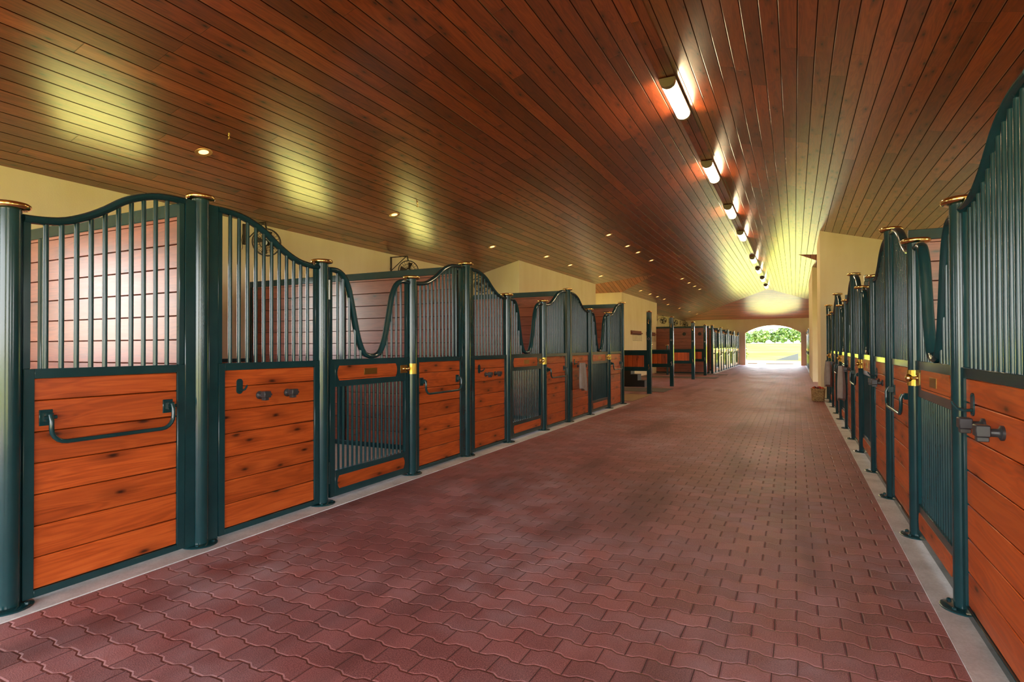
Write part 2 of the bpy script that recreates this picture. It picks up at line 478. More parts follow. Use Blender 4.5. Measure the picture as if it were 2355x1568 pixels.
def ceilings():
    P = lambda f, q: [(x, y, f(x)) for x, y in q]
    b = MB(); xe = WL-.18
    hipy = lambda x: 38.4+(abs(x-RX)/6.12)*6.2
    b.slabs([P(zl, [(-6.4, -6), (RX, -6), (RX, 21.5), (-4.64, 21.5), (-6.4, 19.77)]),
             P(zl, [(-6.4, 23.23), (-4.64, 21.5), (RX, 21.5), (RX, 38.4), (-6.4, hipy(-6.4))]),
             P(zl, [(xe, -6), (-6.4, -6), (-6.4, 13.55), (xe, 13.55)]),
             P(zl, [(xe, 29.8), (-6.4, 29.8), (-6.4, hipy(-6.4)), (xe, hipy(xe))]),
             P(zr, [(RX, -6), (WR+.18, -6), (WR+.18, 19.06), (2.2, 19.06), (.115, 21.73), (RX, 21.73)]),
             P(zr, [(RX, 21.73), (.115, 21.73), (2.2, 24.4), (WR+.18, 24.4), (WR+.18, hipy(WR+.18)), (RX, 38.4)])], .12)
    structure('ceiling', b, 'ceil')
    b = MB(); b.box(RX-.10, RX+.10, -6, 38.6, RZ-.040, RZ-.012)
    structure('trim_5', b, 'ceil')
    b = MB(); b.slabs([[(RX, 38.4, RZ), (WR+.1, YF+.1, 3.28), (WL-.1, YF+.1, 3.28)][::-1]], .12)
    for q in (0,): b.f = [f[::-1] for f in b.f] if False else b.f
    structure('ceiling_hip', b, 'hip')
    b = MB(); zt = zl(-6.4); zr_ = zl(-4.64)
    b.slabs([[(-10, 21.5, zr_), (-4.64, 21.5, zr_), (-6.4, 23.23, zt), (-10, 23.23, zt)],
             [(-10, 19.77, zt), (-6.4, 19.77, zt), (-4.64, 21.5, zr_), (-10, 21.5, zr_)]], .12)
    structure('ceiling_left_transept', b, 'hip2')
    b = MB(); za, zb = zr(.115), zr(2.2)
    b.slabs([[(.115, 21.73, za), (5.5, 21.73, za), (5.5, 24.4, zb), (2.2, 24.4, zb)],
             [(2.2, 19.06, zb), (5.5, 19.06, zb), (5.5, 21.73, za), (.115, 21.73, za)]], .12)
    structure('ceiling_right_transept', b, 'hip2')

WIN = []
def side_wall(name, x0, x1, y0, y1, top, wins):
    b = MB(); z0, z1, hw = 1.2, 2.54, .62
    b.box(x0, x1, y0, y1, 0, z0); b.box(x0, x1, y0, y1, z1, top)
    e = [y0]+[v for c in wins for v in (c-hw, c+hw)]+[y1]
    for i in range(0, len(e), 2): b.box(x0, x1, e[i], e[i+1], z0, z1)
    structure(name, b, 'stucco')
    for c in wins:
        b = MB(); xa, xb = x0-.01, x1+.01
        b.box(xa, xb, c-hw, c-hw+.05, z0, z1); b.box(xa, xb, c+hw-.05, c+hw, z0, z1)
        b.box(xa, xb, c-hw+.05, c+hw-.05, z1-.05, z1); b.box(xa, xb, c-hw+.05, c+hw-.05, z0, z0+.05)
        WIN.append((c, (x0+x1)/2))
        structure('window_%d' % len(WIN), b, 'teal')

LWIN = [.75, 4.35, 7.9, 11.45]
RWIN = [.75, 4.3, 7.85, 11.4, 14.95]
def walls():
    side_wall('wall_left', WL-.15, WL, -2, 13.55, 3.31, LWIN)
    side_wall('wall_left_far', WL-.15, WL, 29.95, YF, 3.31, [y+1.85 for y in FARY[:4]])
    side_wall('wall_right', WR, WR+.15, -2, 17.0, 3.31, RWIN)
    side_wall('wall_right_far', WR, WR+.15, 30.2, YF, 3.31, [y+1.85 for y in FARY[:4]])
    for n, (y0, y1, wins) in enumerate(((-2, 13.4, LWIN), (29.95, YF, [y+1.85 for y in FARY[:4]]))):
        e = [y0, y1]
        b = MB(); b2 = MB()
        for i in range(0, len(e), 2): b.box(WL, WL+.03, e[i], e[i+1], .0, 1.14); b2.box(WL, WL+.05, e[i], e[i+1], 1.14, 1.19)
        structure('baseboard_left' if n == 0 else 'baseboard_left.001', b, 'wains'); structure('trim_%d' % (6+n), b2, 'teal')
    def cross(name, y0, y1, pts):      # pts: (x, z) outline
        b = MB(); b.prism([(z, x) for x, z in pts], y0, y1, axis=1); structure(name, b, 'stucco')
    cross('wall_left_bay_near', 13.4, 13.55, [(WL, 0), (-6.55, 0), (-6.55, zl(-6.55)+.05), (WL, zl(WL)+.05)])
    b = MB(); b.box(-6.55, -6.4, 13.4, 19.77, 0, zl(-6.4)+.03); structure('wall_left_bay', b, 'stucco')
    cross('wall_left_transept_near', 19.62, 19.77, [(-10, 0), (-6.55, 0), (-6.55, 3.65), (-10, 3.65)])
    cross('wall_left_transept_far', 23.23, 23.38, [(-10, 0), (-6.55, 0), (-6.55, 3.61), (-10, 3.61)])
    b = MB(); b.box(-6.55, -6.4, 23.23, 29.95, 0, zl(-6.4)+.03); structure('wall_left_rack', b, 'stucco')
    cross('wall_left_bay_far', 29.8, 29.95, [(WL, 0), (-6.55, 0), (-6.55, zl(-6.55)+.05), (WL, zl(WL)+.05)])
    cross('wall_right_bay_near', 16.85, 17.0, [(.75, 0), (WR, 0), (WR, zr(WR)+.05), (.75, zr(.75)+.05)])
    b = MB(); b.box(.6, .75, 16.85, 19.06, 0, zr(.75)+.05); structure('wall_right_bay', b, 'stucco')
    for n, (x0, x1, y0, y1, a0, a1, top) in enumerate(((-10.15, -10., 19.62, 23.38, 20.3, 22.7, 4.0), (5.5, 5.65, 18.91, 24.55, 20.5, 23., 4.4))):
        b = MB(); b.box(x0, x1, y0, a0, 0, top); b.box(x0, x1, a1, y1, 0, top); b.box(x0, x1, a0, a1, 2.4, top)  # end walls added to cut the daylight from the transepts
        structure('wall_transept_left_end_added' if n == 0 else 'wall_transept_right_end_added', b, 'stucco')
    tr = [(.75, 0), (5.5, 0), (5.5, 3.98), (2.2, 3.98), (.75, zr(.75)+.05)]
    cross('wall_right_transept_near', 18.91, 19.06, tr); cross('wall_right_transept_far', 24.4, 24.55, tr)
    b = MB(); b.box(.6, .75, 24.4, 30.2, 0, zr(.75)+.05); structure('wall_right_far_bay', b, 'stucco')
    cross('wall_right_stalls_far', 30.05, 30.2, [(.75, 0), (WR, 0), (WR, zr(WR)+.05), (.75, zr(.75)+.05)])
    # gable end with the arched doorway
    b = MB(); a0, a1, zs, zc = -3.21, .376, 2.30, 2.83
    b.box(WL-.15, a0, YF, YF+.3, 0, 3.40); b.box(a1, WR+.15, YF, YF+.3, 0, 3.40)
    xm, hw, rise = (a0+a1)/2, (a1-a0)/2, zc-zs
    R = (hw*hw+rise*rise)/(2*rise)
    arc = []
    for i in range(25):
        x = -hw+2*hw*i/24; arc.append((zs+math.sqrt(R*R-x*x)-(R-rise), xm+x))
    for i in range(24):
        b.prism([arc[i], arc[i+1], (3.40, arc[i+1][1]), (3.40, arc[i][1])], YF, YF+.3, axis=1)
    structure('wall_back', b, 'stucco')
    b = MB(); b.box(WL-.15, -4.9, -6.1, -5.9, 0, 3.35); b.box(2.0, WR+.15, -6.1, -5.9, 0, 3.35); b.box(-4.9, 2.0, -6.1, -5.9, 3.25, 3.35)  # unseen near-end wall, added; its opening is sized for the frontal daylight
    b.prism([(3.35, WL-.15), (3.35, WR+.15), (RZ+.05, RX)], -6.1, -5.9, axis=1); structure('wall_front_unseen', b, 'stucco')

# ------------------------------------------------------------------ stall fronts
def post(tall, x, y, s, label, strike=0, bolts=True, fins=True, group=None, cat='post'):
    h = HT if tall else HL
    t = thing('stall_post', label, cat, (x, y, .006), group)
    b = MB(s); b.lathe([(.054, .004), (.054, h-.035)], 20); b.build('shaft', 'teal', t)
    if tall and fins:
        for q in (-1, 1):
            b = MB(s); b.box(-.022, .022, q*.050, q*.122, .004, h-.055, .003); b.build('side_channel', 'teal', t)
    b = MB(s)
    prof = [(.045, h-.04), (.066, h-.038)]+[(.076+.0165*math.cos(a), h-.021+.0165*math.sin(a)) for a in [PI*(-.6+.2*i) for i in range(8)]]+[(.058, h-.006), (.03, h+.002), (0., h+.004)]
    b.lathe(prof, 24); b.build('cap', 'brass', t)
    b = MB(s); b.lathe([(.112, .0), (.112, .006), (.106, .009), (.056, .012)], 24); bp = b.build('base_plate', 'teal', t)
    if bolts:
        for k in range(4):
            a = PI/4+k*PI/2
            b = MB(s); b.lathe([(.011, .008), (.011, .019), (.006, .022)], 6, (.086*math.cos(a), .086*math.sin(a), 0)); b.build('bolt', 'teal', bp)
    if strike:      # brass strike that wraps the side of the post facing its door
        b = MB(s); n = 8; r0, r1 = .0545, .060
        for z0, z1 in ((1.062, 1.172),):
            for i in range(n):
                a0, a1 = PI*(-1.0+i/n*.95)+.45, PI*(-1.0+(i+1)/n*.95)+.45
                q = [(r0*math.cos(a0), r0*math.sin(a0)), (r1*math.cos(a0), r1*math.sin(a0)), (r1*math.cos(a1), r1*math.sin(a1)), (r0*math.cos(a1), r0*math.sin(a1))]
                b.prism(q, z0, z1, axis=2)
        b.build('strike_plate', 'strike', t)
    return t

STAB = [(0, 2.035), (.2, 2.052), (.33, 2.097), (.45, 2.160), (.58, 2.243), (.72, 2.298), (.84, 2.322), (1, 2.328)]
UTAB = [(0, 2.03), (.09, 2.03), (.165, 1.985), (.225, 1.87), (.275, 1.66), (.33, 1.435), (.39, 1.305), (.45, 1.268), (.5, 1.262)]

def boards(b, x0, x1, y0, y1, zs):
    for z0, z1 in zip(zs[:-1], zs[1:]): b.box(x0, x1, y0, y1, z0+.0028, z1-.0028, .003)
    b.box(x0+.008, x1-.012, y0, y1, zs[0], zs[-1])
ZS = [.055, .223, .391, .559, .727, .895, 1.063, 1.183]

def panel(kind, x, ya, yb, low_first, s, label, detail=2, group=None):
    """kind 'bar' or 'hook'; ya..yb clear span; low_first: the low end of the rail is at ya"""
    L = yb-ya
    nm = 'stall_front_panel'
    t = thing(nm, label, 'stall panel', (x, ya, .006), group)
    w = .050
    b = MB(s); D = .025
    b.box(-D, D, 0, w, .016, 1.235, .002); b.box(-D, D, L-w, L, .016, 1.235, .002)
    b.box(-D, D, w, L-w, 1.183, 1.235, .002); b.box(-D, D, w, L-w, .016, .055, .002)
    cz = lambda u: interp(STAB, (u/L) if low_first else 1-u/L)
    for u0, u1 in ((0, .034), (L-.034, L)):
        b.box(-.016, .016, u0, u1, 1.235, cz((u0+u1)/2), .002)
    b.build('frame', 'teal', t)
    b = MB(s); boards(b, -.018, .013, w, L-w, ZS); b.build('board_panel', 'front', t)
    b = MB(s); n = 26
    b.tube([(0, .001+(L-.002)*i/n, cz(L*i/n)) for i in range(n+1)], .0235, 12); b.v = [(x*1.42, y, z) for x, y, z in b.v]; b.build('top_rail', 'teal', t)
    nb = max(3, round((L-.07)/.0765)-1)
    us = [.034+(L-.068)*(i+1)/(nb+1) for i in range(nb)]
    if detail >= 2:
        for u in us:
            b = MB(s); b.tube([(0, u, 1.233), (0, u, cz(u)-.01)], .0135, 10); b.build('bar', 'teal', t)
    else:
        b = MB(s)
        for u in us: b.tube([(0, u, 1.233), (0, u, cz(u)-.01)], .0135, 6, False)
        b.build('grille', 'teal', t)
    if kind == 'bar':
        u0, u1 = .105, L-.112
        b = MB(s); r = .075; xo = .075; pts = [(xo-.012, u0, .985), (xo, u0, .955)]
        for i in range(6):
            a = PI/2*i/5; pts.append((xo, u0+r-r*math.cos(a), .834+r-r*math.sin(a)))
        for i in range(6):
            a = PI/2*i/5; pts.append((xo, u1-r+r*math.sin(a), .834+r-r*math.cos(a)))
        pts += [(xo, u1, .955), (xo-.012, u1, .985)]
        b.tube(pts, .0125, 10); bb = b.build('blanket_bar', 'teal', t)
        if detail >= 1:
            for u in (u0, u1):
                b = MB(s); b.box(.013, .021, u-.032, u+.032, .925, 1.012, .002); b.box(.021, .058, u-.020, u+.020, .948, .995, .003)
                b.tube([(.06, u-.03, .972), (.06, u+.03, .972)], .011, 10)
                b.build('bracket', 'teal', bb)
    else:
        fl = (lambda u: u) if s > 0 else (lambda u: L-u)
        if detail >= 1:
            u = fl(.175); b = MB(s); zc = 1.062
            q = [(u+.026*math.cos(a), zc+(.030 if math.sin(a) > 0 else -.030)+.026*math.sin(a)) for a in [2*PI*k/16+.01 for k in range(16)]]
            b.prism([(y, z) for y, z in q], .013, .020, axis=0)
            b.tube([(.018, u, 1.035), (.05, u, 1.033), (.075, u, 1.042), (.092, u, 1.062), (.097, u, 1.075)], [.008, .0075, .007, .006, .005], 8)
            for z in (1.105, 1.02): b.lathe([(.006, .02), (.005, .023), (0, .024)], 8, (0, u, z), 0)
            b.build('hook', 'teal', t)
        for uu in (.35, .615):
            u = fl(uu)
            b = MB(s); b.lathe([(.031, .013), (.031, .023), (.020, .028), (.017, .033), (.017, .062), (.014, .066)], 16, (0, u, .985), 0)
            b.box(.060, .110, u-.030, u+.030, .968, 1.016, .004); b.box(.064, .106, u-.024, u+.012, .948, .968, .003)
            b.tube([(.07, u+.034, .99), (.105, u+.034, .99)], .008, 8)
            b.build('tool_bracket', 'hw', t)
    return t

def rounded_board(b, x0, x1, y0, y1, z0, z1):
    """plank whose ends bow outward"""
    n = 8; q = []; bow = .022
    for i in range(n+1):
        k = -1+2*i/n; q.append((y1-bow+bow*(1-k*k), (z0+z1)/2+k*(z1-z0)/2))
    for i in range(n+1):
        k = 1-2*i/n; q.append((y0+bow-bow*(1-k*k), (z0+z1)/2+k*(z1-z0)/2))
    b.prism(q, x0, x1, axis=0)

def door(x, ya, yb, s, label, detail=2, group=None):
    L = yb-ya
    t = thing('stall_door', label, 'stall door', (x, ya, .006), group)
    D = .020; w = .062
    b = MB(s)
    uc = lambda u: interp(UTAB, min(u/L, 1-u/L))
    for u0, u1 in ((0, w), (L-w, L)):
        b.box(-D, D, u0, u1, .03, 1.24, .002); b.box(-.015, .015, u0+(0 if u0 == 0 else w-.034), u0+(.034 if u0 == 0 else w), 1.24, 2.02, .002)
    b.box(-D, D, w, L-w, .995, 1.24, .002); b.box(-D, D, w, L-w, .03, .258, .002)
    for u in (.085, L-.205):
        for z in (1.062, 1.172): b.lathe([(.004, D), (.003, D+.003)], 8, (0, u, z), 0)
    b.build('frame', 'teal', t)
    b = MB(s); n = 48
    b.tube([(0, L*i/n, uc(L*i/n)) for i in range(n+1)], .0235, 12); b.v = [(x*1.42, y, z) for x, y, z in b.v]; b.build('top_rail', 'teal', t)
    up, lo = [], []
    nb = round((L-.07)/.074)-1
    for i in range(nb):
        u = .034+(L-.068)*(i+1)/(nb+1)
        if uc(u) > 1.30: up.append((u, 1.238, uc(u)-.01))
    nl = round((L-2*w)/.0615)-1
    for i in range(nl): lo.append((w+(L-2*w)*(i+1)/(nl+1), .256, .997))
    if detail >= 2:
        for u, z0, z1 in up: b = MB(s); b.tube([(0, u, z0), (0, u, z1)], .012, 10); b.build('bar', 'teal', t)
        for u, z0, z1 in lo: b = MB(s); b.tube([(0, u, z0), (0, u, z1)], .0105, 8); b.build('bar', 'teal', t)
    else:
        b = MB(s)
        for u, z0, z1 in up+lo: b.tube([(0, u, z0), (0, u, z1)], .0115, 6, False)
        b.build('grille', 'teal', t)
    b = MB(s); rounded_board(b, D-.004, D+.004, .090, L-.205, 1.050, 1.182); nbd = b.build('name_board', 'front', t)
    b = MB(s); c = (.090+L-.205)/2+.015; b.box(D+.004, D+.008, c-.092, c+.092, 1.088, 1.148, .001); b.build('name_plate', 'plate', nbd)
    b = MB(s); rounded_board(b, D-.004, D+.004, .090, L-.080, .092, .205); b.build('kick_board', 'front', t)
    b = MB(s); c = L-.088; b.box(D, D+.004, c-.058, c+.058, 1.078, 1.160, .001); kp = b.build('latch_plate', 'plate', t)
    b = MB(s); b.lathe([(.020, D+.004), (.018, D+.010), (.010, D+.016), (.010, D+.030), (.022, D+.040), (.028, D+.052), (.024, D+.066), (.012, D+.072), (0, D+.073)], 16, (0, c, 1.122), 0); b.build('knob', 'brass', kp)
    b = MB(s); b.tube([(.016, -.010, .155), (.016, -.010, .345)], .012, 10); b.box(.0, .014, -.012, .02, .16, .34); b.build('hinge', 'teal', t)
    b = MB(s); b.tube([(.016, -.010, 1.765), (.016, -.010, 1.935)], .012, 10); b.box(.0, .014, -.012, .02, 1.77, 1.93); b.build('hinge', 'chrome', t)
    return t

def row(ys, kinds, x, s, where, detail, first_panel=None):
    """kinds: one letter a post, 'h' tall / 'l' low"""
    nt = nl = 0; posts = []
    cnt = {'bar': 0, 'hook': 0, 'door': 0}
    G = 'along the '+where
    for y, k in zip(ys, kinds):
        tall = k == 'h'
        n = nt if tall else nl
        lab = '%s %s brass-capped teal post from the near end, %s' % (ORD[n], 'tall' if tall else 'low', where)
        if tall: nt += 1
        else: nl += 1
        posts.append((y, tall))
    bays = []
    if first_panel: bays.append(first_panel)
    bays += [(posts[i], posts[i+1]) for i in range(len(posts)-1)]
    is_strike = set()
    for a, b_ in bays:
        if not a[1] and not b_[1]: is_strike.add(b_[0])
    nt = nl = 0
    for y, tall in posts:
        n = nt if tall else nl
        lab = '%s %s brass-capped teal post from the near end, %s' % (ORD[n], 'tall' if tall else 'low', where)
        post(tall, x, y, s, lab, strike=y in is_strike, bolts=(detail >= 2 and y < 6.5), group=('tall' if tall else 'low')+' stall posts '+G)
        if tall: nt += 1
        else: nl += 1
    for (y0, t0), (y1, t1) in bays:
        d = detail if y0 < 9.5 or s > 0 else min(detail, 1)
        if not t0 and not t1:
            n = cnt['door']; cnt['door'] += 1
            door(x, y0+.078, y1-.072, s, '%s dipped-top barred stall door from the near end, %s' % (ORD[n], where), d, 'stall doors '+G)
        else:
            k = 'hook' if t0 else 'bar'
            n = cnt[k]; cnt[k] += 1
            lab = '%s %s panel from the near end, %s' % (ORD[n], 'blanket-bar stall' if k == 'bar' else 'hook-and-bracket stall', where)
            panel(k, x, y0+(.125 if t0 else .056), y1-(.125 if t1 else .056), not t0, s, lab, d, k+' panels '+G)

def partition(name, y, x0, x1, label, group, top=2.36, mid=True, fitting=()):
    """boarded wall between two stalls, from the back wall to the front"""
    t = thing(name, label, 'partition', ((x0+x1)/2, y, .004), group)
    h = (x1-x0)/2
    b = MB(); zs = [.06+.168*i for i in range(14)]; zs[-1] = top-.088
    for z0, z1 in zip(zs[:-1], zs[1:]): b.box(-h, h, -.02, .02, z0+.0035, z1-.0035, .002)
    b.box(-h, h, -.012, .012, zs[0], zs[-1])
    b.build('board_panel', 'part', t)
    b = MB(); b.box(-h, h, -.032, .032, top-.092, top, .004); b.build('top_rail', 'teal', t)
    b = MB(); b.box(-h, h, -.032, .032, 0, .062, .004); b.build('base_channel', 'teal', t)
    for q in (-h+.026, h-.03):
        b = MB(); b.box(q-.025, q+.025, -.032, .032, .06, top-.092, .003); b.build('end_stile', 'teal', t)
    if mid:
        b = MB(); b.box(-.052, -.004, -.034, .034, .06, top-.092, .003); b.box(.004, .052, -.034, .034, .06, top-.092, .003); b.build('middle_stile', 'teal', t)
    for fx in fitting:
        b = MB(); b.lathe([(.07, -.032), (.085, -.036), (.085, -.044), (.05, -.05), (.045, -.03), (0, -.028)][::-1], 20, (fx-(x0+x1)/2, 0, 1.97), 1)
        b.f = [f[::-1] for f in b.f]; b.build('round_fitting', 'black', t)
    return t

# ------------------------------------------------------------------ build
floor_and_kerbs(); ceilings(); walls()
NEARL = 'row across from the wicker basket'; NEARR = 'row beside the wicker basket'
FARL = 'far row by the arched doorway'; FARR = 'far row past the cream wall'
row(LT, LK, XL, 1, NEARL, 2)
row(RT, 'llhllhllhllh', XR, -1, NEARR, 2, first_panel=((2.53, True), (3.662, False)))
def far_ys():
    ys, ks = [], ''
    for k in range(4):
        y = FARY[k]; ys += [y, y+1.17, y+2.53]; ks += 'hll'
    return ys+[FARY[4]], ks+'h'
fy, fk = far_ys()
row(fy[:-1]+[YF-.16], fk, XL, 1, FARL, 0)
row(fy[4:-1]+[YF-.16], fk[4:], XR, -1, FARR, 0)

PG = 'boarded partitions between stalls'
for n, y in enumerate((LT[1], LT[4], LT[7])):
    partition('stall_partition', y, WL+.055, XL-.125, '%s boarded stall partition from the near end, behind the %s' % (ORD[n], NEARL), PG)
partition('stall_partition', 13.307, WL+.055, XL-.125, 'boarded stall partition closing the row across from the wicker basket, before the grooming bays', PG, fitting=())
partition('stall_partition', FARY[0], WL+.055, XL-.125, 'boarded partition with two round black fittings, behind the grooming bay dividers', PG, fitting=(-5.0, -4.25))
for k in (1, 2, 3):
    partition('stall_partition', FARY[k], WL+.055, XL-.125, '%s boarded partition inside the %s' % (ORD[k-1], FARL), PG, mid=False)
for n, k in enumerate((2, 5, 8)):
    partition('stall_partition', RT[k], XR+.125, WR-.03, '%s boarded stall partition from the near end, behind the %s' % (ORD[n], NEARR), PG)

# ---- lights on the ceiling
def lamp():
    t = thing('ceiling_light', 'x', 'ceiling light', (0, 0, 0), 'fluorescent lights along the ridge')
    b = MB(); prof = []
    for i in range(13):
        a = PI*i/12; prof.append((-.092*abs(math.sin(a))**.8, .095*math.cos(a)))     # (z, x)
    b.prism([(z-.004, x) for z, x in prof], -.55, .55, axis=1); b.build('diffuser', 'lamp', t)
    for y0, y1 in ((-.635, -.55), (.55, .61)):
        b = MB(); b.prism([(z*1.05-.004, x*1.05) for z, x in prof], y0, y1, axis=1); b.build('end_cap', 'lampcap', t)
    b = MB(); b.box(-.105, .105, -.635, .61, -.004, .02, .003); b.build('back_plate', 'lampcap', t)
    return t
l0 = lamp(); zt = RZ-.040-.03
for n, y in enumerate((8.10, 11.78, 15.48, 19.05, 24.5, 28.1, 31.9, 35.7)):
    lab = '%s fluorescent ceiling light from the near end, along the ridge' % ORD[n]
    if n == 0: l0.location = (RX, y, zt); l0['label'] = lab
    else: dup(l0, (RX, y, zt), lab)

def downlight():
    t = thing('downlight', 'x', 'downlight', (0, 0, 0), 'round downlights in the sloping ceiling')
    b = MB(); b.lathe([(.062, .0), (.092, -.006), (.095, .002), (.06, .006)], 24); b.build('trim_ring', 'downtrim', t)
    b = MB(); b.lathe([(0, -.0035), (.03, -.003), (.062, .001), (.062, .004), (0, .0041)], 20); b.build('bulb', 'down', t)
    t.rotation_euler = (0, -math.atan(SL), 0)
    return t
d0 = downlight(); first = True
DL = [(-6.2, (4.41, 7.98, 11.56), 'above the near stalls'), (-5.86, (13.95, 15.73, 18.66), 'outer line above the first grooming bay'),
      (-4.18, (13.99, 15.79, 16.99, 18.78), 'inner line above the first grooming bay'), (-5.87, (24.3, 26.07, 27.61, 29.23), 'outer line above the second grooming bay'),
      (-4.18, (24.46, 26.18, 27.78, 29.37), 'inner line above the second grooming bay'), (-6.2, (31.85, 35.32, 39.0, 42.2), 'in the line toward the arched doorway')]
for x, ys, wh in DL:
    for n, y in enumerate(ys):
        lab = '%s small glowing downlight from the near end, %s' % (ORD[n], wh); p = (x, y, zl(x)-.004)
        if first: d0.location = p; d0['label'] = lab; first = False
        else: dup(d0, p, lab)
for n, (x, y) in enumerate(((-5.709, 4.371), (-5.677, 7.926))):
    b = MB(); b.lathe([(0, -.075), (.016, -.07), (.016, -.064), (.004, -.06), (.004, -.035), (.011, -.03), (.011, .0)], 10)
    o = b.build('sprinkler_head', 'brass', loc=(x, y, zl(x)))
    tag(o, 'tiny brass sprinkler head hanging above the %s downlight' % ORD[n], 'sprinkler', 'brass sprinkler heads')

# ---- fans on the cream wall
def fan():
    t = thing('wall_fan', 'x', 'fan', (0, 0, 0), 'dark fans on the cream wall')
    b = MB(); b.box(0, .02, -.022, .022, -.16, .16, .003); b.tube([(.02, 0, .15), (.36, .10, .17)], .010, 8); b.tube([(.02, 0, -.12), (.33, .09, .16)], .009, 8)
    b.tube([(.35, .10, .17), (.36, .10, .12), (.365, .115, .06)], .014, 8); b.build('bracket', 'fan', t)
    b = MB(); b.tube([(.02, -.02, .12), (.05, -.05, .02), (.03, -.06, -.10), (.04, -.05, -.20), (.02, -.045, -.24)], .004, 6); b.build('pull_cord', 'fan', t)
    R = .205; ctr = Vector((.365, .115, -.135)); ax = Vector((.55, -.80, -.22)).normalized()
    u = ax.cross(Vector((0, 0, 1))).normalized(); w = u.cross(ax)
    pt = lambda r, a, d: tuple(ctr+(u*math.cos(a)+w*math.sin(a))*r+ax*d)
    b = MB()
    for r, d, th in ((R, 0, .009), (R*.98, .045, .004), (R*.72, .075, .003), (R*.42, .09, .003), (R*.97, -.045, .004), (R*.6, -.075, .003)):
        b.tube([pt(r, 2*PI*i/32, d) for i in range(32)], th, 6, closed=True)
    for k in range(22):
        a = 2*PI*k/22; b.tube([pt(.04, a, .092), pt(R*.72, a, .075), pt(R*.98, a, .045), pt(R, a, 0), pt(R*.97, a, -.045), pt(R*.6, a, -.075), pt(.06, a, -.09)], .0022, 5)
    b.build('cage', 'fan', t)
    b = MB()
    for k in range(4):
        a = 2*PI*k/4+.3; q = [pt(.04, a-.25, .012), pt(R*.86, a-.30, .02), pt(R*.88, a+.25, -.015), pt(.04, a+.4, -.012)]
        q2 = [tuple(Vector(p)+ax*.004) for p in q]; i0 = len(b.v); b.v += q+q2
        b.f += [(i0, i0+1, i0+2, i0+3), (i0+7, i0+6, i0+5, i0+4)]+[(i0+j, i0+4+j, i0+4+(j+1) % 4, i0+(j+1) % 4) for j in range(4)]
    b.build('blades', 'fan', t)
    b = MB(); b.tube([pt(0, 0, -.14), pt(0, 0, -.03)], .055, 14); m_ = b.build('motor', 'black', t)
    b = MB(); b.tube([pt(0, 0, .088), pt(0, 0, .098)], .036, 16); b.build('hub_badge', 'fanlogo', t)
    return t
f0 = fan()
FANS = [(6.05, 'dark wall fan hanging above the stall behind the first hook-and-bracket panel'), (9.62, 'dark wall fan above the second boarded partition'),
        (12.75, 'dark wall fan mostly hidden behind the sweeping rail of the fifth panel'), (35.4, 'first of three small fans above the far boarded partition'),
        (39.2, 'second of three small fans above the far boarded partition'), (43.3, 'third of three small fans, closest to the arched doorway wall')]
for n, (y, lab) in enumerate(FANS):
    if n == 0: f0.location = (WL, y, 3.09); f0['label'] = lab
    else: dup(f0, (WL, y, 3.08), lab)

# ---- grooming bays: cross-tie posts and low dividers
PY = [16.51, 19.86, 24.4, 27.9]
for n, y in enumerate(PY):
    t = thing('tie_post', '%s free-standing tie post of the grooming bays, counted from the near end' % ORD[n], 'post', (-3.75, y, 0), 'tie posts of the grooming bays')
    b = MB(); h = 2.33
    for x0, x1, y0, y1 in ((-.062, .062, -.062, -.046), (-.062, -.046, -.046, .062), (.046, .062, -.046, .062), (-.046, .046, .046, .062)): b.box(x0, x1, y0, y1, 0, h, .002)
    b.box(-.028, .028, -.068, -.060, .02, h-.01, .002); b.build('shaft', 'teal', t)
    b = MB(); b.lathe([(.055, h), (.078, h+.002), (.086, h+.014), (.078, h+.026), (.04, h+.03), (.02, h+.05), (0, h+.052)], 20); b.build('cap', 'brass', t)
    b = MB(); b.tube([(.028*math.cos(a), -.078, 1.57+.028*math.sin(a)) for a in [2*PI*i/14 for i in range(14)]], .006, 6, closed=True); b.build('tie_ring', 'chrome', t)
    b = MB(); b.tube([(0, -.07, 2.12), (.012, -.085, 2.08), (-.01, -.082, 2.04), (.01, -.08, 2.0)], .010, 8); b.build('tie_hook', 'brass', t)
    b = MB(); b.tube([(0, -.07, .84), (-.012, -.088, .80), (.012, -.085, .76), (0, -.08, .70)], .010, 8); b.build('snap_hook', 'chrome' if n % 2 else 'brass', t)
    # divider panel from the tie post toward the wall
    d = thing('grooming_bay_divider', '%s low boarded divider of the grooming bays, counted from the near end' % ORD[n], 'divider', (-3.815, y, 0), 'low dividers of the grooming bays')
    x1 = -.004; x0 = -1.60
    b = MB(); b.box(x0, x1, -.028, .028, 1.10, 1.225, .004); b.box(x0, x1, -.028, .028, .645, .765, .004)
    b.box(x1-.08, x1, -.025, .025, .765, 1.10, .003); b.box(x0, x0+.08, -.025, .025, .765, 1.10, .003); b.build('frame', 'teal' if n > 1 else 'teal', d)
    b = MB(); b.box(x0+.08, x1-.08, -.012, .012, .765, 1.10); b.build('board_panel', 'front_end', d)
    e = thing('divider_end_post', '%s short brass-capped post ending a low divider, counted from the near end' % ORD[n], 'post', (-5.475, y, 0), 'short posts of the grooming bays')
    b = MB(); b.lathe([(.05, 0), (.05, 1.40)], 16); b.build('shaft', 'teal', e)
    b = MB(); b.lathe([(.045, 1.395), (.075, 1.40), (.082, 1.415), (.075, 1.43), (.03, 1.435), (0, 1.436)], 20); b.build('cap', 'brass', e)
